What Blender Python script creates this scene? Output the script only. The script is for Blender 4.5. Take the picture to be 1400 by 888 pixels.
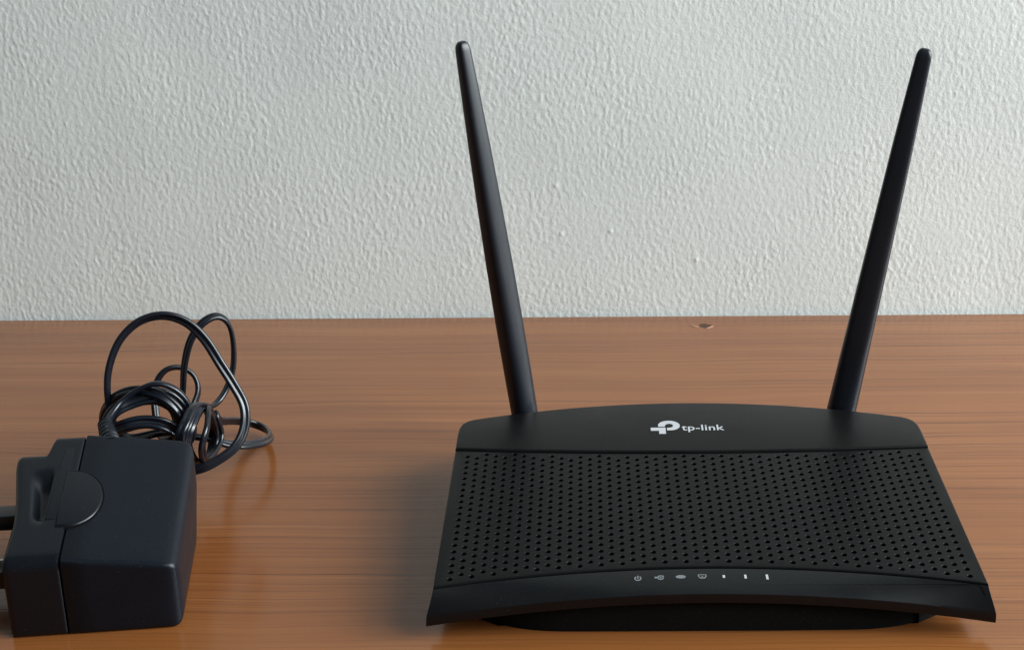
import bpy, bmesh, math, random
import numpy as np
from mathutils import Vector, Matrix
from mathutils.geometry import delaunay_2d_cdt

MM = 0.001
for o in list(bpy.data.objects):
    bpy.data.objects.remove(o)
scene = bpy.context.scene
COL = scene.collection

# ------------------------------------------------------------------ camera
PITCH, ROLL = math.radians(20), 0.0064
CAM = np.array([-44.34, -468.37, 290.92])      # mm
FPX, PPX, PPY = 2000.0, 802.78, 444.0          # focal length and principal point, photo pixels
cd = bpy.data.cameras.new("camera")
cam = bpy.data.objects.new("camera", cd)
COL.objects.link(cam)
cam.matrix_world = (Matrix.Translation(Vector(CAM * MM))
                    @ Matrix.Rotation(math.pi / 2 - PITCH, 4, 'X') @ Matrix.Rotation(-ROLL, 4, 'Z'))
cd.sensor_width = 36.0
cd.lens = FPX / 1400 * 36
cd.shift_x = -(PPX - 700) / 1400
cd.clip_start, cd.clip_end = 0.01, 30
scene.camera = cam

# ------------------------------------------------------------------ light
world = bpy.data.worlds.new("World")
scene.world = world
world.use_nodes = True
bg = world.node_tree.nodes["Background"]
bg.inputs[0].default_value = (0.80, 0.90, 1.0, 1)
bg.inputs[1].default_value = 0.13              # dim room around the table

def area(name, loc, target, sx, sy, power, color):
    l = bpy.data.lights.new(name, 'AREA')
    l.shape, l.size, l.size_y, l.energy, l.color = 'RECTANGLE', sx, sy, power, color
    o = bpy.data.objects.new(name, l)
    COL.objects.link(o)
    o.location = loc
    o.rotation_euler = (Vector(target) - Vector(loc)).to_track_quat('-Z', 'Y').to_euler()
    return o
area("window_light", (2.30, 0.06, 0.98), (-0.05, 0.10, 0.05), 1.0, 1.5, 104, (0.90, 0.985, 1.0))
area("second_window_light", (2.10, -0.95, 1.60), (-0.05, 0.10, 0.05), 1.7, 1.7, 108, (0.91, 0.985, 1.0))

scene.view_settings.view_transform = 'Standard'
scene.view_settings.look = 'None'
scene.view_settings.exposure = 0.0
scene.view_settings.gamma = 1.0
scene.render.engine = 'CYCLES'
scene.cycles.max_bounces = 8
scene.cycles.caustics_reflective = False
scene.cycles.caustics_refractive = False

# ------------------------------------------------------------------ materials
def mat(name, color, rough=0.5, spec=0.5, coat=0.0, coat_rough=0.1):
    m = bpy.data.materials.new(name)
    m.use_nodes = True
    b = m.node_tree.nodes["Principled BSDF"]
    b.inputs["Base Color"].default_value = (*color, 1)
    b.inputs["Roughness"].default_value = rough
    b.inputs["Specular IOR Level"].default_value = spec
    b.inputs["Coat Weight"].default_value = coat
    b.inputs["Coat Roughness"].default_value = coat_rough
    return m, m.node_tree, b

def node(nt, t, **kw):
    n = nt.nodes.new(t)
    for k, v in kw.items():
        setattr(n, k, v)
    return n

def noise(nt, vec, scale, detail=2.0, rough=0.5):
    n = node(nt, "ShaderNodeTexNoise")
    n.inputs["Scale"].default_value = scale
    n.inputs["Detail"].default_value = detail
    n.inputs["Roughness"].default_value = rough
    nt.links.new(vec, n.inputs["Vector"])
    return n.outputs["Fac"]

def coords(nt, scale=(1, 1, 1), rot=(0, 0, 0)):
    tc = node(nt, "ShaderNodeTexCoord")
    mp = node(nt, "ShaderNodeMapping")
    mp.inputs["Scale"].default_value = scale
    mp.inputs["Rotation"].default_value = rot
    nt.links.new(tc.outputs["Object"], mp.inputs["Vector"])
    return mp.outputs["Vector"]

def ramp(nt, fac, stops):
    r = node(nt, "ShaderNodeValToRGB")
    els = r.color_ramp.elements
    while len(els) < len(stops):
        els.new(0.5)
    for e, (p, c) in zip(els, stops):
        e.position = p
        e.color = (*c, 1)
    nt.links.new(fac, r.inputs["Fac"])
    return r.outputs["Color"]

def mixc(nt, a, b, fac, mode='MIX'):
    n = node(nt, "ShaderNodeMix", data_type='RGBA', blend_type=mode)
    if isinstance(fac, float):
        n.inputs[0].default_value = fac
    else:
        nt.links.new(fac, n.inputs[0])
    for s, v in ((6, a), (7, b)):
        if isinstance(v, tuple):
            n.inputs[s].default_value = (*v, 1)
        else:
            nt.links.new(v, n.inputs[s])
    return n.outputs[2]

def bump(nt, b, height, strength, dist):
    n = node(nt, "ShaderNodeBump")
    n.inputs["Strength"].default_value = strength
    n.inputs["Distance"].default_value = dist
    nt.links.new(height, n.inputs["Height"])
    nt.links.new(n.outputs["Normal"], b.inputs["Normal"])

def remap(nt, v, a, b, c, d):
    n = node(nt, "ShaderNodeMapRange")
    for i, x in enumerate((a, b, c, d)):
        n.inputs[i + 1].default_value = x
    nt.links.new(v, n.inputs[0])
    return n.outputs[0]

def plastic(name, color, rough, grain=0.25, spec=0.5):
    """moulded ABS: fine spark-eroded grain, slightly uneven gloss, a little dust"""
    m, nt, b = mat(name, color, rough, spec)
    v = coords(nt)
    fine = noise(nt, v, 2600, 2)
    bump(nt, b, fine, grain, 0.00006)
    big = noise(nt, v, 35, 4)
    nt.links.new(remap(nt, big, 0.3, 0.7, rough - 0.05, rough + 0.07), b.inputs["Roughness"])
    dust = noise(nt, v, 1500, 3, 0.7)
    d2 = remap(nt, dust, 0.66, 0.74, 0.0, 0.30)
    nt.links.new(mixc(nt, tuple(color), (0.16, 0.16, 0.155), d2), b.inputs["Base Color"])
    return m

M = {}
M['shell'] = plastic("black_plastic_shell", (0.0042, 0.0042, 0.0043), 0.33, 0.30, 0.19)
M['panel'] = plastic("black_plastic_panel", (0.0026, 0.0027, 0.0029), 0.35, 0.30, 0.14)
M['strip'] = plastic("black_plastic_strip", (0.0040, 0.0044, 0.0052), 0.34, 0.2, 0.26)
M['base'] = plastic("black_plastic_base", (0.0030, 0.0030, 0.0031), 0.7, 0.3, 0.10)
M['gap_shade'] = mat("painted_gap_shade", (0.002, 0.002, 0.002), 0.9, 0.1)[0]  # near-black colour standing in for shade in gaps and openings
M['antenna'] = plastic("antenna_plastic", (0.0085, 0.0105, 0.0155), 0.36, 0.15, 0.40)
M['adapter'] = plastic("adapter_plastic", (0.0034, 0.0053, 0.0090), 0.40, 0.35, 0.24)
M['plug'] = plastic("plug_plastic", (0.0028, 0.0042, 0.0066), 0.33, 0.15, 0.34)
M['cord'] = plastic("cord_vinyl", (0.0036, 0.0052, 0.0098), 0.27, 0.08, 0.5)
M['pin'] = mat("pin_metal", (0.45, 0.44, 0.42), 0.35)[0]
M['pin'].node_tree.nodes["Principled BSDF"].inputs["Metallic"].default_value = 1
M['print'] = mat("white_print", (0.42, 0.42, 0.44), 0.55)[0]
M['print_dim'] = mat("grey_print", (0.14, 0.15, 0.16), 0.55)[0]
M['print_bright'] = mat("bright_print", (0.40, 0.40, 0.41), 0.5)[0]
M['rubber'] = mat("rubber", (0.01, 0.01, 0.01), 0.8)[0]

def wood():
    m, nt, b = mat("varnished_wood", (0.3, 0.12, 0.05), 0.3, 0.5)
    warp = coords(nt)
    w = noise(nt, warp, 7, 2)
    tc = node(nt, "ShaderNodeTexCoord")
    # gentle waviness of the grain
    cmb = node(nt, "ShaderNodeCombineXYZ")
    nt.links.new(remap(nt, w, 0, 1, -0.006, 0.006), cmb.inputs[1])
    add = node(nt, "ShaderNodeVectorMath", operation='ADD')
    nt.links.new(tc.outputs["Object"], add.inputs[0])
    nt.links.new(cmb.outputs[0], add.inputs[1])

    def st(sx, sy, sc, det, ro=0.55):
        mp = node(nt, "ShaderNodeMapping")
        mp.inputs["Scale"].default_value = (sx, sy, 1)
        nt.links.new(add.outputs[0], mp.inputs["Vector"])
        return noise(nt, mp.outputs["Vector"], sc, det, ro)
    band = st(1.0, 22, 2.2, 5)
    base = ramp(nt, band, [(0.25, (0.165, 0.053, 0.0140)), (0.5, (0.220, 0.076, 0.0205)), (0.78, (0.270, 0.102, 0.0300))])
    blot = noise(nt, warp, 4.5, 4)
    base = mixc(nt, base, (0.195, 0.060, 0.0150), remap(nt, blot, 0.40, 0.70, 0.0, 0.65))
    fine = st(0.9, 130, 3.2, 5, 0.62)
    base = mixc(nt, base, (0.090, 0.026, 0.0075), remap(nt, fine, 0.54, 0.71, 0.0, 0.66))
    light = st(0.8, 90, 4.1, 4, 0.6)
    base = mixc(nt, base, (0.330, 0.140, 0.050), remap(nt, light, 0.56, 0.76, 0.0, 0.40))
    hair = st(1.2, 400, 3.0, 3, 0.6)
    base = mixc(nt, base, (0.085, 0.025, 0.0080), remap(nt, hair, 0.53, 0.70, 0.0, 0.55))
    # thin dark pores running with the grain
    pores = st(0.9, 140, 5.0, 2, 0.4)
    base = mixc(nt, base, (0.040, 0.012, 0.0045), remap(nt, pores, 0.665, 0.72, 0.0, 0.62))
    nt.links.new(base, b.inputs["Base Color"])
    nt.links.new(remap(nt, blot, 0.3, 0.7, 0.15, 0.23), b.inputs["Roughness"])
    hb = node(nt, "ShaderNodeMath", operation='ADD')
    nt.links.new(fine, hb.inputs[0])
    nt.links.new(pores, hb.inputs[1])
    bump(nt, b, hb.outputs[0], 0.10, 0.0006)
    return m
M['wood'] = wood()
M['raw_wood'] = mat("raw_wood", (0.33, 0.17, 0.105), 0.8)[0]
M['dark_wood'] = mat("dark_wood", (0.060, 0.026, 0.012), 0.8)[0]

def plaster():
    m, nt, b = mat("painted_plaster", (0.7, 0.72, 0.70), 0.62, 0.35)
    v = coords(nt)
    c = ramp(nt, noise(nt, v, 9, 4), [(0.3, (0.665, 0.700, 0.688)), (0.7, (0.735, 0.765, 0.742))])
    sp = noise(nt, v, 240, 3, 0.6)
    c = mixc(nt, c, (0.60, 0.64, 0.64), remap(nt, sp, 0.55, 0.75, 0.0, 0.30))
    nt.links.new(c, b.inputs["Base Color"])
    bump(nt, b, noise(nt, v, 850, 3), 0.30, 0.0005)
    return m
M['plaster'] = plaster()

# ------------------------------------------------------------------ helpers
def px(u, v, y):
    """photo pixel + distance of the thing it belongs to (world y, mm) -> point, mm"""
    du, dv = u - PPX, v - PPY
    r, rc = math.sin(ROLL), math.cos(ROLL)
    a, b_ = (du * rc - dv * r) / FPX, (du * r + dv * rc) / FPX
    s, co = math.sin(PITCH), math.cos(PITCH)
    d = np.array([a, co - b_ * s, -s - b_ * co])
    return CAM + d * (y - CAM[1]) / d[1]

def empty(name, loc, **props):
    e = bpy.data.objects.new(name, None)
    COL.objects.link(e)
    e.empty_display_size = 0.02
    e.location = [c * MM for c in loc]
    for k, v in props.items():
        e[k] = v
    e['_o'] = [float(c) for c in loc]
    return e

def mesh(name, verts, faces, material, parent=None, sharp=35, **props):
    """verts in world mm; the object's origin sits at its parent's origin"""
    org = np.array(list(parent['_o'])) if parent is not None else np.zeros(3)
    v = (np.asarray(verts, float) - org) * MM
    me = bpy.data.meshes.new(name)
    me.from_pydata(v.tolist(), [], [list(map(int, f)) for f in faces])
    me.validate()
    bm = bmesh.new()
    bm.from_mesh(me)
    bmesh.ops.recalc_face_normals(bm, faces=bm.faces)
    bm.to_mesh(me)
    bm.free()
    me.polygons.foreach_set("use_smooth", [True] * len(me.polygons))
    me.set_sharp_from_angle(angle=math.radians(sharp))
    for mt in (material if isinstance(material, (list, tuple)) else [material]):
        me.materials.append(mt)
    o = bpy.data.objects.new(name, me)
    COL.objects.link(o)
    if parent is not None:
        o.parent = parent
    o['_o'] = org.tolist()
    for k, w in props.items():
        o[k] = w
    return o

def offset(poly, d):
    """inset a CCW polygon by d"""
    P = np.asarray(poly, float)
    e0 = P - np.roll(P, 1, 0)
    e1 = np.roll(P, -1, 0) - P
    n0 = np.c_[-e0[:, 1], e0[:, 0]] / np.linalg.norm(e0, axis=1)[:, None]
    n1 = np.c_[-e1[:, 1], e1[:, 0]] / np.linalg.norm(e1, axis=1)[:, None]
    n = n0 + n1
    k = np.clip((n * n).sum(1), 0.6, 4)
    return P + n * (2 * d / k)[:, None]

def round_poly(pts, n=6):
    """pts: (x, y, r) CCW corners -> rounded outline"""
    out = []
    m = len(pts)
    for i in range(m):
        p = np.array(pts[i][:2], float)
        r = pts[i][2]
        if r <= 0:
            out.append(p)
            continue
        a = np.array(pts[i - 1][:2]) - p
        b = np.array(pts[(i + 1) % m][:2]) - p
        a /= np.linalg.norm(a)
        b /= np.linalg.norm(b)
        for k in range(n + 1):
            t = k / n
            out.append((1 - t) ** 2 * (p + a * r) + 2 * t * (1 - t) * p + t * t * (p + b * r))
    return np.array(out)

def slab(name, outline, ztop, zbot, r, material, parent, holes=None, nb=4, **props):
    """a moulded plate: plan outline (CCW), rounded upper edge, optional countersunk holes"""
    V, F = [], []
    n = len(outline)
    rings = []
    for k in range(nb + 1):
        t = math.pi / 2 * k / nb
        ring = offset(outline, r * (1 - math.sin(t)))
        rings.append((ring, r * (1 - math.cos(t))))
    idx = []
    for ring, dz in rings:
        idx.append(range(len(V), len(V) + n))
        V += [(x, y, ztop(x, y) - dz) for x, y in ring]
    idx.append(range(len(V), len(V) + n))
    V += [(x, y, zbot(x, y)) for x, y in outline]
    ins = offset(outline, 1.0)
    idx.append(range(len(V), len(V) + n))
    V += [(x, y, zbot(x, y)) for x, y in ins]
    for a, b in zip(idx[:-1], idx[1:]):
        for i in range(n):
            j = (i + 1) % n
            F.append((a[i], a[j], b[j], b[i]))
    F.append(list(idx[-1])[::-1])
    # top cap
    co = [Vector(p) for p in rings[0][0]]
    gid = [-1] * n
    ed = [(i, (i + 1) % n) for i in range(n)]
    hidx = []
    NH = 10
    for h, (hx, hy) in enumerate(holes or []):
        s = len(co)
        for k in range(NH):
            a = 2 * math.pi * k / NH
            co.append(Vector((hx + HR * math.cos(a), hy + HR * math.sin(a))))
            gid.append(h)
        ed += [(s + k, s + (k + 1) % NH) for k in range(NH)]
        hidx.append((s, hx, hy))
    vs, es, fs, ov, oe, of = delaunay_2d_cdt(co, ed, [], 1, 1e-5)
    mp = []
    for i, v in enumerate(vs):
        o = ov[i][0] if ov[i] else None
        if o is not None and o < n:
            mp.append((idx[0][o], -1, None))
        else:
            mp.append((len(V), gid[o] if o is not None else -2, o))
            V.append((v.x, v.y, ztop(v.x, v.y)))
    back = {m_[2]: m_[0] for m_ in mp if m_[2] is not None}
    for f in fs:
        g = {mp[i][1] for i in f}
        if len(g) == 1 and min(g) >= 0:
            continue
        F.append([mp[i][0] for i in f])
    for s, hx, hy in hidx:
        prev = [back[s + k] for k in range(NH)]
        for rr, dz in ((HR * 0.92, 0.10), (HR * 0.90, 2.4)):
            cur = []
            for k in range(NH):
                a = 2 * math.pi * k / NH
                x, y = hx + rr * math.cos(a), hy + rr * math.sin(a)
                cur.append(len(V))
                V.append((x, y, ztop(x, y) - dz))
            for k in range(NH):
                j = (k + 1) % NH
                F.append((prev[k], prev[j], cur[j], cur[k]))
            prev = cur
    return mesh(name, V, F, material, parent, sharp=30, **props)

def flat(name, polys, surf, material, parent, **props):
    """thin print: 2-D polygons laid on surf(x, y) -> z (with a real 0.06 mm film thickness)"""
    V, F = [], []
    for poly in polys:
        n = len(poly)
        s = len(V)
        V += [surf(x, y, 0.10) for x, y in poly]
        V += [surf(x, y, -0.02) for x, y in poly]
        vs, es, fs, ov, oe, of = delaunay_2d_cdt([Vector(p) for p in poly], [(i, (i + 1) % n) for i in range(n)], [], 1, 1e-6)
        for f in fs:
            if all(ov[i] for i in f):
                F.append([s + ov[i][0] for i in f])
        for i in range(n):
            j = (i + 1) % n
            F.append((s + i, s + j, s + n + j, s + n + i))
    return mesh(name, V, F, material, parent, **props)

def loft(name, rings, material, parent, cap=True, sharp=40, **props):
    V = [p for r in rings for p in r]
    n = len(rings[0])
    F = []
    for k in range(len(rings) - 1):
        for i in range(n):
            j = (i + 1) % n
            F.append((k * n + i, k * n + j, (k + 1) * n + j, (k + 1) * n + i))
    if cap:
        F.append(list(range(n))[::-1])
        F.append(list(range((len(rings) - 1) * n, len(rings) * n)))
    return mesh(name, V, F, material, parent, sharp=sharp, **props)

# ------------------------------------------------------------------ wall and tabletop
WALL_Y, TABLE_BACK = 348.2, 344.8

def build_wall():
    rng = np.random.default_rng(7)
    sp = 0.60
    x0, x1, z0, z1 = -560.0, 420.0, -14.0, 300.0
    nx, nz = int((x1 - x0) / sp) + 1, int((z1 - z0) / sp) + 1
    fx = np.fft.fftfreq(nx, sp)[None, :]
    fz = np.fft.fftfreq(nz, sp)[:, None]

    def field(lx, lz, shear=0.0, hp=0.0):
        w = np.fft.fft2(rng.standard_normal((nz, nx)))
        g = np.exp(-0.5 * ((2 * math.pi * lx) ** 2 * (fx + shear * fz) ** 2 + (2 * math.pi * lz) ** 2 * fz ** 2))
        if hp:
            g *= 1 - np.exp(-0.5 * (2 * math.pi * hp) ** 2 * (fx ** 2 + fz ** 2))
        f = np.real(np.fft.ifft2(w * g))
        return f / f.std()
    a = field(0.62, 1.15, 0.12, 1.7)
    b = field(0.46, 0.75, -0.15, 1.3)
    big = field(14, 18)
    mod = 0.88 + 0.22 * np.tanh(field(9, 12))
    h = 0.054 * np.tanh(a * 1.3) * mod + 0.038 * np.maximum(b, -0.3) * mod + 0.06 * big
    X, Z = np.meshgrid(x0 + sp * np.arange(nx), z0 + sp * np.arange(nz))
    # single paint nibs, where the photograph shows them, and scattered small ones
    nibs = [px(u, v, WALL_Y) for u, v in ((767, 320), (835, 316), (952, 355), (760, 254))]
    nb = [(p[0], p[2], 0.38, 1.05) for p in nibs]
    nb += [(rng.uniform(x0, x1), rng.uniform(0, z1), rng.uniform(0.05, 0.14), rng.uniform(0.8, 1.2)) for _ in range(110)]
    for cx, cz, hh, rr in nb:
        i0, k0 = int((cx - x0) / sp), int((cz - z0) / sp)
        s = np.s_[max(k0 - 8, 0):k0 + 9, max(i0 - 8, 0):i0 + 9]
        h[s] += hh * np.exp(-((X[s] - cx) ** 2 + ((Z[s] - cz) * 0.8) ** 2) / (rr * rr))
    h += 0.022 * np.maximum(field(0.5, 0.7) - 1.4, 0) * 1.6      # scattered grit in the paint
    fade = np.clip(np.minimum.reduce([X - x0, x1 - X, Z - z0 + 20, z1 - Z]) / 20, 0, 1)
    h *= fade
    V = np.c_[X.ravel(), (WALL_Y - h).ravel(), Z.ravel()] * MM
    i = np.arange(nz - 1)[:, None] * nx + np.arange(nx - 1)[None, :]
    Q = np.stack([i, i + 1, i + 1 + nx, i + nx], -1).reshape(-1, 4)
    # the plain rest of the wall round the relief grid, butted to its border
    ox0, ox1, oz0, oz1 = -1100., 900., -350., 1100.
    e = len(V)
    ex = np.array([(ox0, oz0), (ox1, oz0), (ox1, oz1), (ox0, oz1)])
    V = np.r_[V, np.c_[ex[:, 0], np.full(4, WALL_Y), ex[:, 1]] * MM]
    c = [0, nx - 1, nx * nz - 1, nx * (nz - 1)]
    me = bpy.data.meshes.new("wall")
    nq = len(Q)
    extra = [list(range(0, nx)) + [e + 1, e + 0],
             [k * nx + nx - 1 for k in range(nz)] + [e + 2, e + 1],
             [nx * (nz - 1) + k for k in range(nx - 1, -1, -1)] + [e + 3, e + 2],
             [k * nx for k in range(nz - 1, -1, -1)] + [e + 0, e + 3]]
    loops = np.concatenate([Q.ravel()] + [np.array(x) for x in extra])
    starts = np.concatenate([np.arange(nq) * 4, nq * 4 + np.cumsum([0] + [len(x) for x in extra[:-1]])])
    me.vertices.add(len(V))
    me.vertices.foreach_set("co", V.ravel())
    me.loops.add(len(loops))
    me.loops.foreach_set("vertex_index", loops.astype(np.int32))
    me.polygons.add(len(starts))
    me.polygons.foreach_set("loop_start", starts.astype(np.int32))
    me.update(calc_edges=True)
    me.polygons.foreach_set("use_smooth", np.arange(len(starts)) < nq)
    me.materials.append(M['plaster'])
    o = bpy.data.objects.new("wall", me)
    COL.objects.link(o)
    o['kind'] = 'structure'
    return o
build_wall()

def build_table():
    x0, x1, y0, y1 = -900., 700., -300., TABLE_BACK
    hc = px(963.5, 445, 0)
    d = px(963.5, 445, 400) - CAM
    hc = CAM + d * (-CAM[2] / d[2])
    hx, hy = hc[0], hc[1]
    pit = [(-3.4, 0.4), (-2.6, -2.6), (-0.4, -4.4), (1.6, -3.6), (3.2, -1.2), (4.6, 0.9), (2.6, 2.0), (0.2, 3.6), (-2.4, 3.2)]
    pit = [(hx + a, hy + b) for a, b in pit]
    out = [(x0, y0), (x1, y0), (x1, y1), (x0, y1)]
    co = [Vector(p) for p in out + pit]
    n = len(pit)
    ed = [(i, (i + 1) % 4) for i in range(4)] + [(4 + i, 4 + (i + 1) % n) for i in range(n)]
    vs, es, fs, ov, *_ = delaunay_2d_cdt(co, ed, [], 1, 1e-5)
    V = [(v.x, v.y, 0.0) for v in vs]
    id_ = {ov[i][0]: i for i in range(len(vs)) if ov[i]}
    F = [f for f in fs if not all(ov[i] and ov[i][0] >= 4 for i in f)]
    b = len(V)
    V += [(x, y, -25.0) for x, y in out]
    F += [(id_[i], id_[(i + 1) % 4], b + (i + 1) % 4, b + i) for i in range(4)] + [(b + 3, b + 2, b + 1, b)]
    top = mesh("tabletop", V, F, M['wood'], None, kind='structure')
    ring0 = [(x, y, 0.0) for x, y in pit]
    ring1 = [(hx + (x - hx) * 0.75, hy + (y - hy) * 0.7, -2.2) for x, y in pit]
    loft("screw_hole", [ring0, ring1], M['dark_wood'], top)
    # splintered bare wood round the hole
    def chip(pts, h):
        lo = [(hx + a, hy + b_, 0.02) for a, b_ in pts]
        cx, cy = np.mean(pts, 0)
        hi = [(hx + cx + (a - cx) * 0.6, hy + cy + (b_ - cy) * 0.6, h) for a, b_ in pts]
        loft("splinter", [lo, hi], M['raw_wood'], top)
    chip([(-8.6, 0.6), (-8.0, -1.4), (-5.4, -2.9), (-3.0, -3.6), (-3.6, -2.2), (-5.6, -1.0), (-6.8, 1.4), (-8.0, 1.6)], 0.5)
    chip([(0.2, -4.9), (2.2, -4.6), (4.6, -2.2), (5.2, -0.4), (4.4, -0.6), (2.8, -2.4), (1.2, -4.1)], 0.4)
    return top
build_table()

# ------------------------------------------------------------------ router
TS = math.tan(math.radians(4.2))
def plane(x, y):
    return 20.0 + y * TS
def q2(x, w=101.0):
    return 1 - (x / w) ** 2
def rear_seam(x):
    return 100.9 - 3.6 * q2(x)
def front_seam(x):
    return -1.5 + 12.2 * q2(x)
def rear_edge(x):
    return 142.0 - 16.3 * (x / 100.0) ** 2

router = empty("router", (0, 70, 0),
               label="black router with perforated sloping top and two upright antennas",
               category="router")
xs = np.linspace(-101, 101, 61)

# rear cover
o = [(x, rear_seam(x)) for x in xs]
o += [(101.0, 108), (101.0, 114), (100.7, 119.5), (99.6, 123.4), (97.2, 126.1)]
o += [(x, rear_edge(x)) for x in np.linspace(94, -94, 61)]
o += [(-97.2, 126.1), (-99.6, 123.4), (-100.7, 119.5), (-101.0, 114), (-101.0, 108)]
cover = slab("rear_cover", o, lambda x, y: plane(x, y) + 0.75, lambda x, y: 7.0, 0.9, M['shell'], router)

# perforated panel
HR = 1.14
o = [(x, front_seam(x) + 0.35) for x in xs]
o += [(x, rear_seam(x) - 0.55) for x in xs[::-1]]
holes = []
pc, pr = 190.8 / 48, 4.55
for i in range(49):
    hx = -95.4 + i * pc
    for k in range(40):
        hy = front_seam(hx) + 4.0 + pr * (k + (0.5 if i % 2 else 0.0))
        if hy < rear_seam(hx) - 2.6:
            holes.append((hx, hy))
slab("vent_panel", o, plane, lambda x, y: plane(x, y) - 8.5, 0.65, M['panel'], router, holes=holes)

# front control strip with its arched lip
def edge_y(x):
    return -6.0 + 3.0 * q2(x, 102)
def edge_z(x):
    return 10.0 + 7.5 * q2(x, 102)
def strip_pt(x, t, lift=0.0):
    p0 = np.array([front_seam(x) - 0.35, plane(x, front_seam(x)) - 0.35])
    p2 = np.array([edge_y(x), edge_z(x)])
    p1 = np.array([p0[0] * 0.45 + p2[0] * 0.55 - 0.4, p0[1] * 0.62 + p2[1] * 0.38 + 0.5])
    p = (1 - t) ** 2 * p0 + 2 * t * (1 - t) * p1 + t * t * p2
    d = 2 * (1 - t) * (p1 - p0) + 2 * t * (p2 - p1)
    n = np.array([d[1], -d[0]])
    n /= np.linalg.norm(n)
    if n[1] < 0:
        n = -n
    p = p + n * lift
    return (x * (1 + 0.025 * t ** 1.5), p[0], p[1])

rings = []
for x in np.linspace(-101, 101, 81):
    ring = [strip_pt(x, t) for t in np.linspace(0, 1, 13)]
    ex, ey, ez = ring[-1]
    ring += [(ex * 1.001, ey + 0.1, ez - 2.0), (ex * 1.002, ey + 0.4, ez - 4.0)]
    ring += [(x * 1.012, ey + 9.0, ez - 3.6), (x, front_seam(x) + 3.0, plane(x, 0) - 7.0),
             (x, front_seam(x) - 0.35, plane(x, 0) - 2.0)]
    rings.append(ring)
strip = loft("control_strip", rings, M['strip'], router, sharp=34)
bv = strip.modifiers.new("edge", 'BEVEL')
bv.width, bv.segments, bv.limit_method, bv.angle_limit = 0.0011, 3, 'ANGLE', math.radians(38)
bv.harden_normals = True

# hooked groove at the end of the strip: raised black sliver painting its shade
def along(p, q, n):
    return [np.array(p) * (1 - t) + np.array(q) * t for t in np.linspace(0, 1, n)]
gp = along((95.4, 0.02), (97.4, 0.05), 4) + along((98.0, 0.10), (98.7, 0.42), 6)
V, F = [], []
for i, p in enumerate(gp):
    n = np.array([0.40, -0.02]) if i > 2 else np.array([0.15, -0.03])
    V += [strip_pt(*(p - n), 0.035), strip_pt(*(p + n), 0.035)]
    if i:
        F.append((2 * i - 2, 2 * i - 1, 2 * i + 1, 2 * i))
mesh("groove_shade", V, F, M['gap_shade'], strip)

# lower housing
o = round_poly([(-93, 15, 18), (-72, 0.6, 18), (-30, 0.2, 12), (30, 0.2, 12), (72, 0.6, 18), (93, 15, 18),
                (96, 112, 10), (60, 128, 20), (-60, 128, 20), (-96, 112, 10)], 6)
base = slab("lower_housing", o, lambda x, y: plane(x, y) - 6.2, lambda x, y: 0.15, 0.5, M['base'], router)
# black sheet below the grille, painting the shade seen through the holes
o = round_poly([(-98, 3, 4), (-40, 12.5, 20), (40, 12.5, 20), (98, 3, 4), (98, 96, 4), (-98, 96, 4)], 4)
slab("grille_shade_sheet", o, lambda x, y: plane(x, y) - 3.2, lambda x, y: plane(x, y) - 5.2, 0.2, M['gap_shade'], router)

# antennas
def antenna(base_p, tip_p, W, D, rot, label):
    b, t = np.array(base_p), np.array(tip_p)
    ax = (t - b) / np.linalg.norm(t - b)
    ln = np.linalg.norm(t - b)
    ux = np.cross(np.array([0, 1.0, 0]), ax)
    ux /= np.linalg.norm(ux)
    uy = np.cross(ax, ux)
    a = math.radians(rot)
    e1, e2 = ux * math.cos(a) + uy * math.sin(a), -ux * math.sin(a) + uy * math.cos(a)
    st = [0.0, 0.08, 0.16, 0.3, 0.45, 0.6, 0.75, 0.88, 0.95]
    st += [1 - (1 - math.sin(k)) * 0.022 for k in np.linspace(0.0, math.pi / 2 * 0.97, 6)]
    rings = []
    kn = [0.0, 0.5, 0.8, 1.0]
    for s in st:
        w, d = np.interp(s, kn, W), np.interp(s, kn, D)
        if s > 0.978:
            f = math.sqrt(max(0.0, 1 - ((s - 0.978) / 0.0221) ** 2))
            w, d = w * (0.35 + 0.65 * f), d * (0.35 + 0.65 * f)
        ring = []
        ex = 2.0 + 1.6 * min(1, s * 3)
        for k in range(40):
            th = 2 * math.pi * k / 40
            c, sn = math.cos(th), math.sin(th)
            x = math.copysign(abs(c) ** (2 / ex), c) * w / 2
            y = math.copysign(abs(sn) ** (2 / ex), sn) * d / 2
            # the tip is cut obliquely
            ring.append(b + ax * ln * s + e1 * x + e2 * y)
        rings.append(ring)
    an = loft("antenna", rings, M['antenna'], router, sharp=50, label=label)
    # hinge barrel and bracket behind the rear wall
    hz = b[2] - 1.0
    rr = []
    for yy, r in ((126, 5.4), (134, 5.4), (148.0, 5.4), (149, 4.6)):
        rr.append([(b[0] + r * math.cos(k * math.pi / 12), yy, hz + r * math.sin(k * math.pi / 12)) for k in range(24)])
    loft("hinge", rr, M['antenna'], an)
antenna((-71.6, 143, 15.5), (-95.8, 143, 194.0), (11.8, 10.4, 8.2, 5.6), (11.8, 9.6, 7.2, 5.0), 42, "left antenna with narrow edge turned outward")
antenna((69.2, 143, 15.5), (97.3, 143, 189.8), (13.4, 10.8, 8.8, 6.4), (12.4, 9.0, 6.8, 5.0), -14, "right antenna with broad face turned forward")

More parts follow.
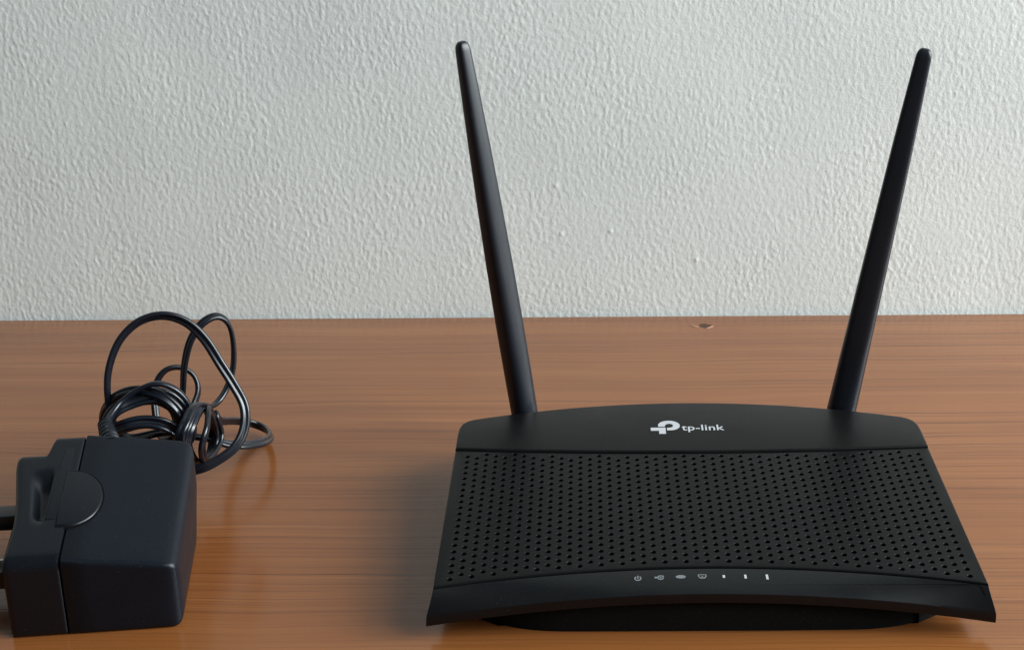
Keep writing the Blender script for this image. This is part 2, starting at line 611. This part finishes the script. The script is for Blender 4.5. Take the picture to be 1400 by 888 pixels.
# ---- writing: emblem and name on the rear cover
def cover_surf(x, y, l):
    return (x, y, plane(x, y) + 0.75 + l)
p0 = px(891, 585, 118)
def on_cover(u, v):
    d = px(u, v, 400) - CAM
    t = (20.75 + CAM[1] * TS - CAM[2]) / (d[2] - d[1] * TS)
    return CAM + d * t
c0, c1 = on_cover(890.3, 592.8), on_cover(928.5, 574.9)
def E2(a, b):                                    # emblem units: 0..445 x 0..210, y down, as read off the photograph
    return (c0[0] + (c1[0] - c0[0]) * a / 445.0, c1[1] + (c0[1] - c1[1]) * b / 210.0)
cx, cy = 280.0, 77.0
bowl_o = [(cx + 165 * math.cos(t), cy - 77 * math.sin(t)) for t in np.linspace(math.pi * 1.06, -math.pi / 2 + 0.02, 40)]
bowl_i = [(cx + 62 * math.cos(t), cy + 4 - 33 * math.sin(t)) for t in np.linspace(-math.pi / 2 + 0.02, math.pi * 1.0, 30)]
bowl = bowl_o + [(246, 154), (246, 116)] + bowl_i + [(218, 96), (116, 96)]
bowl = [p for p in bowl]
foot = [(0, 112), (224, 112), (224, 210), (122, 210), (122, 160), (0, 160)]
flat("logo_emblem", [[E2(*p) for p in bowl], [E2(*p) for p in foot]], cover_surf, M['print'], cover)

def text_polys(body):
    cu = bpy.data.curves.new("t", 'FONT')
    cu.body = body
    cu.resolution_u = 4
    cu.space_character = 1.04
    cu.offset = 0.012
    ob = bpy.data.objects.new("t", cu)
    COL.objects.link(ob)
    bpy.context.view_layer.update()
    dg = bpy.context.evaluated_depsgraph_get()
    me = bpy.data.meshes.new_from_object(ob.evaluated_get(dg))
    v = np.array([w.co[:2] for w in me.vertices])
    f = [list(p.vertices) for p in me.polygons]
    bpy.data.objects.remove(ob)
    bpy.data.curves.remove(cu)
    bpy.data.meshes.remove(me)
    return v, f
tv, tf = text_polys("tp-link")
lo, hi = tv.min(0), tv.max(0)
t0, t1 = on_cover(932.6, 590.6), on_cover(989.3, 580.2)
tw = [cover_surf(t0[0] + (t1[0] - t0[0]) * (x - lo[0]) / (hi[0] - lo[0]),
                 t0[1] + (t1[1] - t0[1]) * (y - lo[1]) / (hi[1] - lo[1]), 0.10) for x, y in tv]
mesh("logo_lettering", tw, tf, M['print'], cover)

# ---- status icons on the control strip
def icon_surf(x, y, l):                            # x, y in mm on the strip; y measured from the icon row
    t = 0.34 - y / 14.0
    return strip_pt(x, t, l)
def arc(cx, cy, r0, r1, a0, a1, n=18):
    A = np.radians(np.linspace(a0, a1, n))
    return [(cx + r1 * math.cos(a), cy + r1 * math.sin(a)) for a in A] + [(cx + r0 * math.cos(a), cy + r0 * math.sin(a)) for a in A[::-1]]
def rect(cx, cy, w, h):
    return [(cx - w / 2, cy - h / 2), (cx + w / 2, cy - h / 2), (cx + w / 2, cy + h / 2), (cx - w / 2, cy + h / 2)]
icons = []
X0 = [-26.2, -18.2, -10.5, -2.6, 5.3, 13.2, 21.1]
a = X0[0]
icons.append(([arc(a, 0, 0.85, 1.35, 125, 415), rect(a, 0.55, 0.45, 1.9)], 'print_dim'))
a = X0[1]
icons.append(([arc(a + 0.3, 0, 0.75, 1.25, 8, 352), arc(a + 0.3, 0, 0.0, 0.4, 0, 350), rect(a - 1.45, 0.1, 0.9, 0.9), rect(a + 1.2, 0.7, 0.7, 0.6)], 'print_dim'))
a = X0[2]
icons.append(([[(a + 1.85 * math.cos(t), 0.15 + 0.95 * math.sin(t)) for t in np.linspace(0, 2 * math.pi, 22)[:-1]]], 'print_dim'))
a = X0[3]
icons.append(([[(a - 1.55, 1.3), (a - 1.55, 0.1), (a - 0.8, -1.0), (a + 0.8, -1.0), (a + 1.55, 0.1), (a + 1.55, 1.3), (a + 1.1, 1.3), (a + 1.1, 0.15), (a + 0.55, -0.55),
               (a - 0.55, -0.55), (a - 1.1, 0.15), (a - 1.1, 1.3)], rect(a, 1.12, 2.0, 0.4), rect(a, -0.1, 0.7, 0.7)], 'print_dim'))
for a, h in zip(X0[4:], (1.5, 2.1, 2.7)):
    icons.append(([rect(a, 0.1, 0.85, h)], 'print_bright'))
for polys, mk in icons:
    flat("status_icon", polys, icon_surf, M[mk], strip)

# ------------------------------------------------------------------ power adapter
adapter = empty("power_adapter", (-236.2, 0.1, 0), category="adapter",
                label="black plug-in power adapter lying on its side with looped cord")
YAW = math.radians(6.8)
def AW(X, Y, Z):
    return (-236.21 + X * math.cos(YAW) - Y * math.sin(YAW), 0.07 + X * math.sin(YAW) + Y * math.cos(YAW), Z)

def section(X, y0, y1, zf, zb, r, dense=14, z0=0.12):
    """rounded wedge cross-section (Y, Z) for station X; zf and zb: height at the front and the back"""
    c = [(y0, z0, min(r, 2.0)), (y1, z0, min(r, 2.0)), (y1, zb, r), (y0, zf, r)]
    pts = round_poly(c, 6)
    out = []
    n = len(pts)
    for i in range(n):
        a, b = pts[i], pts[(i + 1) % n]
        m = dense if (i + 1) % 7 == 0 else 1
        for k in range(m):
            out.append(a + (b - a) * k / m)
    return np.array(out)

def zf_(X):
    return 31.0 - 4.7 * X / 41
def zb_(X):
    return 52.3 - 4.7 * X / 41

# main body
rings = []
for X, ins, r in ((0.25, 1.2, 1.8), (0.25, 0.35, 1.8), (0.7, 0.0, 1.8), (10, 0, 1.8), (20, 0, 1.8), (30, 0.05, 1.8), (36.0, 0.15, 1.8), (38.4, 0.4, 1.8),
                  (39.8, 0.9, 1.8), (40.7, 1.8, 1.8), (41.2, 3.0, 1.8), (41.6, 6.0, 1.8), (41.9, 11.0, 2.0)):
    s = section(X, ins, 65.2 - ins - 0.02 * X, zf_(X) - ins, zb_(X) - ins * 1.15, r, z0=0.12 + max(0.0, ins - 0.4))
    rings.append([AW(X - 3.2 * (y / 65.0) * max(0.0, (30 - z) / 30) * (X / 41), y, z) for y, z in s])
body = loft("body", rings, M['adapter'], adapter, sharp=48)

# plug head: collar next to the body, then the pin block, with a moulded channel on top
rings = []
def sstep(a, b, x):
    t = min(1, max(0, (x - a) / (b - a)))
    return t * t * (3 - 2 * t)
stations = [(-20.6, 7.0), (-20.9, 3.0), (-20.4, 1.2), (-19.6, 0.4), (-18.6, 0.0)] + [(x, 0.0) for x in np.linspace(-17.5, -1.2, 34)] + [(-0.5, 0.1), (-0.25, 0.5), (-0.25, 1.4)]
for X, ins in stations:
    y1 = 56.0 + 9.2 * sstep(-12.3, -10.6, X)
    s = section(X, ins, y1 - ins, 31.2 - ins, 31.2 + 21.3 * (y1 / 65.2) - ins, 4.2, 26)
    ring = []
    for y, z in s:
        top = 31.2 + 21.3 * (y / 65.2)
        on_top = sstep(top - 7, top - 1.5, z)
        xe = -13.0 - 0.08 * (y - 24)
        gx = sstep(xe - 1.6, xe + 2.4, X) * (1 - sstep(-9.4, -8.6, X))
        gy = sstep(19, 25.0, y) * (1 - sstep(38, 46, y))
        z2 = z - 3.8 * gx * gy * on_top
        flare = -4.2 * sstep(18, 58, y) * sstep(-8, -20, X) + 1.6 * math.sin(math.pi * max(0, min(1, y / 56.0))) * sstep(-12, -20, X) * 0.5
        ring.append(AW(X + flare, y, z2))
    rings.append(ring)
plug = loft("plug_head", rings, M['plug'], adapter, sharp=50)

# sliding latch plate and round release button across the joint
def top_z(X, Y):
    return 31.1 + 21.3 * Y / 65.2 - 4.7 * max(0, X) / 41
def plate(name, outline, lift, r, material, parent):
    V, F = [], []
    n = len(outline)
    prof = [(0, lift - 3.5)] + [(r * (1 - math.cos(t)), lift - r + r * math.sin(t)) for t in np.linspace(0, math.pi / 2, 5)]
    for ins, h in prof:
        for x, y in offset(outline, ins):
            V.append(AW(x, y, top_z(x, y) + h))
    for k in range(len(prof) - 1):
        for i in range(n):
            j = (i + 1) % n
            F.append((k * n + i, k * n + j, (k + 1) * n + j, (k + 1) * n + i))
    F.append(list(range((len(prof) - 1) * n, len(prof) * n)))
    return mesh(name, V, F, material, parent, sharp=50)
by = 30.0
circ = lambda r, n=40: [(-0.6 + r * 0.84 * math.cos(t), by + r * math.sin(t)) for t in np.linspace(-math.pi / 2, math.pi / 2, n)]
plate("button_recess_shade", circ(14.6) + [(-3.2, by + 14.4), (-3.2, by - 14.4)], 0.10, 0.08, M['gap_shade'], body)  # thin black plate just proud of the surface, painting the shade round the button
plate("release_button", circ(13.9) + [(-4.0, by + 13.9), (-4.0, by - 13.9)], 0.75, 0.7, M['plug'], body)
plate("latch_plate", [(-8.3, 20), (-3.6, 20), (-3.0, 57), (-6.4, 57)], 0.35, 0.3, M['plug'], plug)

# pins
def pin(name, Y, Z, hy, hz, x1, m1, sleeve):
    def ringat(X, k=1.0):
        c = round_poly([(-hy * k, -hz * k, 0.5), (hy * k, -hz * k, 0.5), (hy * k, hz * k, 0.5), (-hy * k, hz * k, 0.5)], 3)
        return [AW(X, Y + a, Z + b) for a, b in c]
    p = loft(name, [ringat(-19), ringat(x1 + 1), ringat(x1, 0.75)], m1, adapter)
    if sleeve:
        loft("insulating_sleeve", [ringat(-19, 1.06), ringat(-30, 1.06), ringat(-30, 1.0)], M['plug'], p)
pin("live_pin", 33, 33, 4.4, 2.8, -40.5, M['pin'], True)
pin("neutral_pin", 33, 11, 4.4, 2.8, -40.5, M['pin'], True)
pin("earth_pin", 11, 21, 5.0, 3.4, -44.5, M['plug'], False)

# cord: twin lead, one long path from the strain relief through coil, loops and wraps
CP = [(152, 606, 66), (147, 588, 76), (147, 578, 86), (163, 553, 96), (188, 533, 100), (216, 524, 102), (244, 535, 104), (262, 562, 106), (262, 600, 108),
      (225, 622, 106), (175, 618, 104), (148, 598, 100), (152, 570, 98), (176, 546, 104), (208, 534, 108), (238, 543, 110), (256, 572, 112), (250, 612, 112),
      (205, 628, 108), (160, 612, 102), (146, 592, 97), (155, 566, 96), (180, 552, 100), (212, 545, 103), (240, 556, 105), (252, 584, 107), (240, 618, 108),
      (196, 630, 106), (160, 616, 102), (150, 592, 98), (166, 581, 94), (196, 574, 96), (226, 578, 98), (244, 592, 100), (250, 618, 104),
      (215, 640, 108), (165, 630, 104), (152, 600, 98), (170, 588, 92), (198, 582, 92), (226, 587, 93), (242, 602, 96), (240, 630, 110),
      # further turns of the hank, none lying quite like another
      *[(196 + 52 * math.cos(a_) + 7 * math.sin(2.3 * k_ + a_), 582 - (38 + 7 * math.sin(1.7 * k_)) * math.sin(a_) + 5 * math.cos(k_ + a_),
         108 + 9 * math.sin(1.9 * k_ + 0.6 * a_) + 2.5 * k_)
        for k_ in range(5) for a_ in np.arange(-0.8, -0.8 - 2 * math.pi, -0.63)],
      # small loop behind
      (222, 600, 128), (212, 556, 136), (214, 524, 140), (226, 506, 143), (246, 502, 146), (264, 512, 147), (271, 532, 145), (264, 556, 140), (252, 585, 132),
      # second tall loop
      (246, 572, 126), (250, 535, 126), (252, 500, 127), (260, 466, 129), (276, 442, 132), (296, 432, 136), (312, 442, 139), (319, 470, 140), (318, 506, 138), (306, 538, 133), (288, 556, 124),
      # tight turns round the bundle
      (268, 553, 106), (254, 576, 92), (246, 602, 88), (262, 632, 98), (286, 622, 116), (290, 584, 124), (277, 556, 112), (264, 578, 96), (256, 606, 92),
      (270, 634, 100), (292, 620, 116), (297, 588, 122), (286, 560, 112), (283, 584, 98), (276, 612, 94), (282, 630, 104), (298, 612, 118), (302, 590, 124), (294, 566, 122),
      # low loop at the right, lying on the table
      (300, 575, 146), (322, 575, 168), (346, 579, 178), (364, 587, 175), (370, 596, 160), (360, 604, 142), (338, 608, 130), (312, 607, 124), (290, 600, 123), (262, 596, 128), (225, 590, 118),
      # big loop
      (175, 598, 110), (153, 572, 106), (147, 538, 106), (149, 503, 108), (163, 466, 111), (189, 440, 114), (222, 431, 117), (254, 440, 119), (280, 464, 119), (301, 497, 118),
      (320, 527, 116), (334, 555, 113), (334, 585, 109), (322, 610, 104), (299, 628, 100), (272, 641, 97), (240, 645, 98), (205, 650, 100), (170, 655, 104)]
P = np.array([px(*p) for p in CP])
P[:, 2] = np.maximum(P[:, 2], 2.6)
def catmull(P, n=9):
    out = []
    Q = np.r_[[2 * P[0] - P[1]], P, [2 * P[-1] - P[-2]]]
    for i in range(1, len(Q) - 2):
        a, b, c, d = Q[i - 1], Q[i], Q[i + 1], Q[i + 2]
        for k in range(n):
            t = k / n
            out.append(0.5 * (2 * b + (c - a) * t + (2 * a - 5 * b + 4 * c - d) * t * t + (3 * b - a - 3 * c + d) * t ** 3))
    out.append(P[-1])
    return np.array(out)
C = catmull(P)
for _ in range(2):
    C[1:-1] = 0.25 * C[:-2] + 0.5 * C[1:-1] + 0.25 * C[2:]
T = np.gradient(C, axis=0)
T /= np.linalg.norm(T, axis=1)[:, None]
N = np.zeros_like(C)
n0 = np.cross(T[0], [0.3, 0.2, 1.0])
N[0] = n0 / np.linalg.norm(n0)
for i in range(1, len(C)):
    v = N[i - 1] - T[i] * (N[i - 1] @ T[i])
    N[i] = v / np.linalg.norm(v)
B = np.cross(T, N)
R1, OFF = 1.08, 1.10
prof = []
NS = 10
for s in (1, -1):                                   # figure-of-eight outline
    for k in range(NS):
        th = (-math.pi * 0.80 + 2 * math.pi * 0.80 * k / (NS - 1)) + (0 if s == 1 else math.pi)
        prof.append((s * OFF + R1 * math.cos(th), R1 * math.sin(th)))
rings = []
for i in range(len(C)):
    tw = 0.5 + 1.1 * math.sin(i * 0.021) + 0.6 * math.sin(i * 0.0073 + 1)
    e1 = N[i] * math.cos(tw) + B[i] * math.sin(tw)
    e2 = -N[i] * math.sin(tw) + B[i] * math.cos(tw)
    rings.append([C[i] + e1 * a + e2 * b for a, b in prof])
cord = loft("cord", rings, M['cord'], adapter, sharp=70, label="black twin-lead cord coiled and looped behind the adapter")

# ribbed strain relief where the cord leaves the body
rl = []
a0, a1 = px(153, 610, 64), px(144, 580, 84)
dv = (a1 - a0) / np.linalg.norm(a1 - a0)
u1 = np.cross(dv, [1, 0, 0]); u1 /= np.linalg.norm(u1)
u2 = np.cross(dv, u1)
for k in range(25):
    t = k / 24
    r = (4.2 - 1.1 * t) * (1.0 if (k // 2) % 2 == 0 else 0.80)
    c = a0 + (a1 - a0) * t
    rl.append([c + (u1 * math.cos(q) + u2 * math.sin(q)) * r for q in np.linspace(0, 2 * math.pi, 19)[:-1]])
loft("strain_relief", rl, M['adapter'], adapter, sharp=40)

for ob in bpy.data.objects:
    if '_o' in ob:
        del ob['_o']
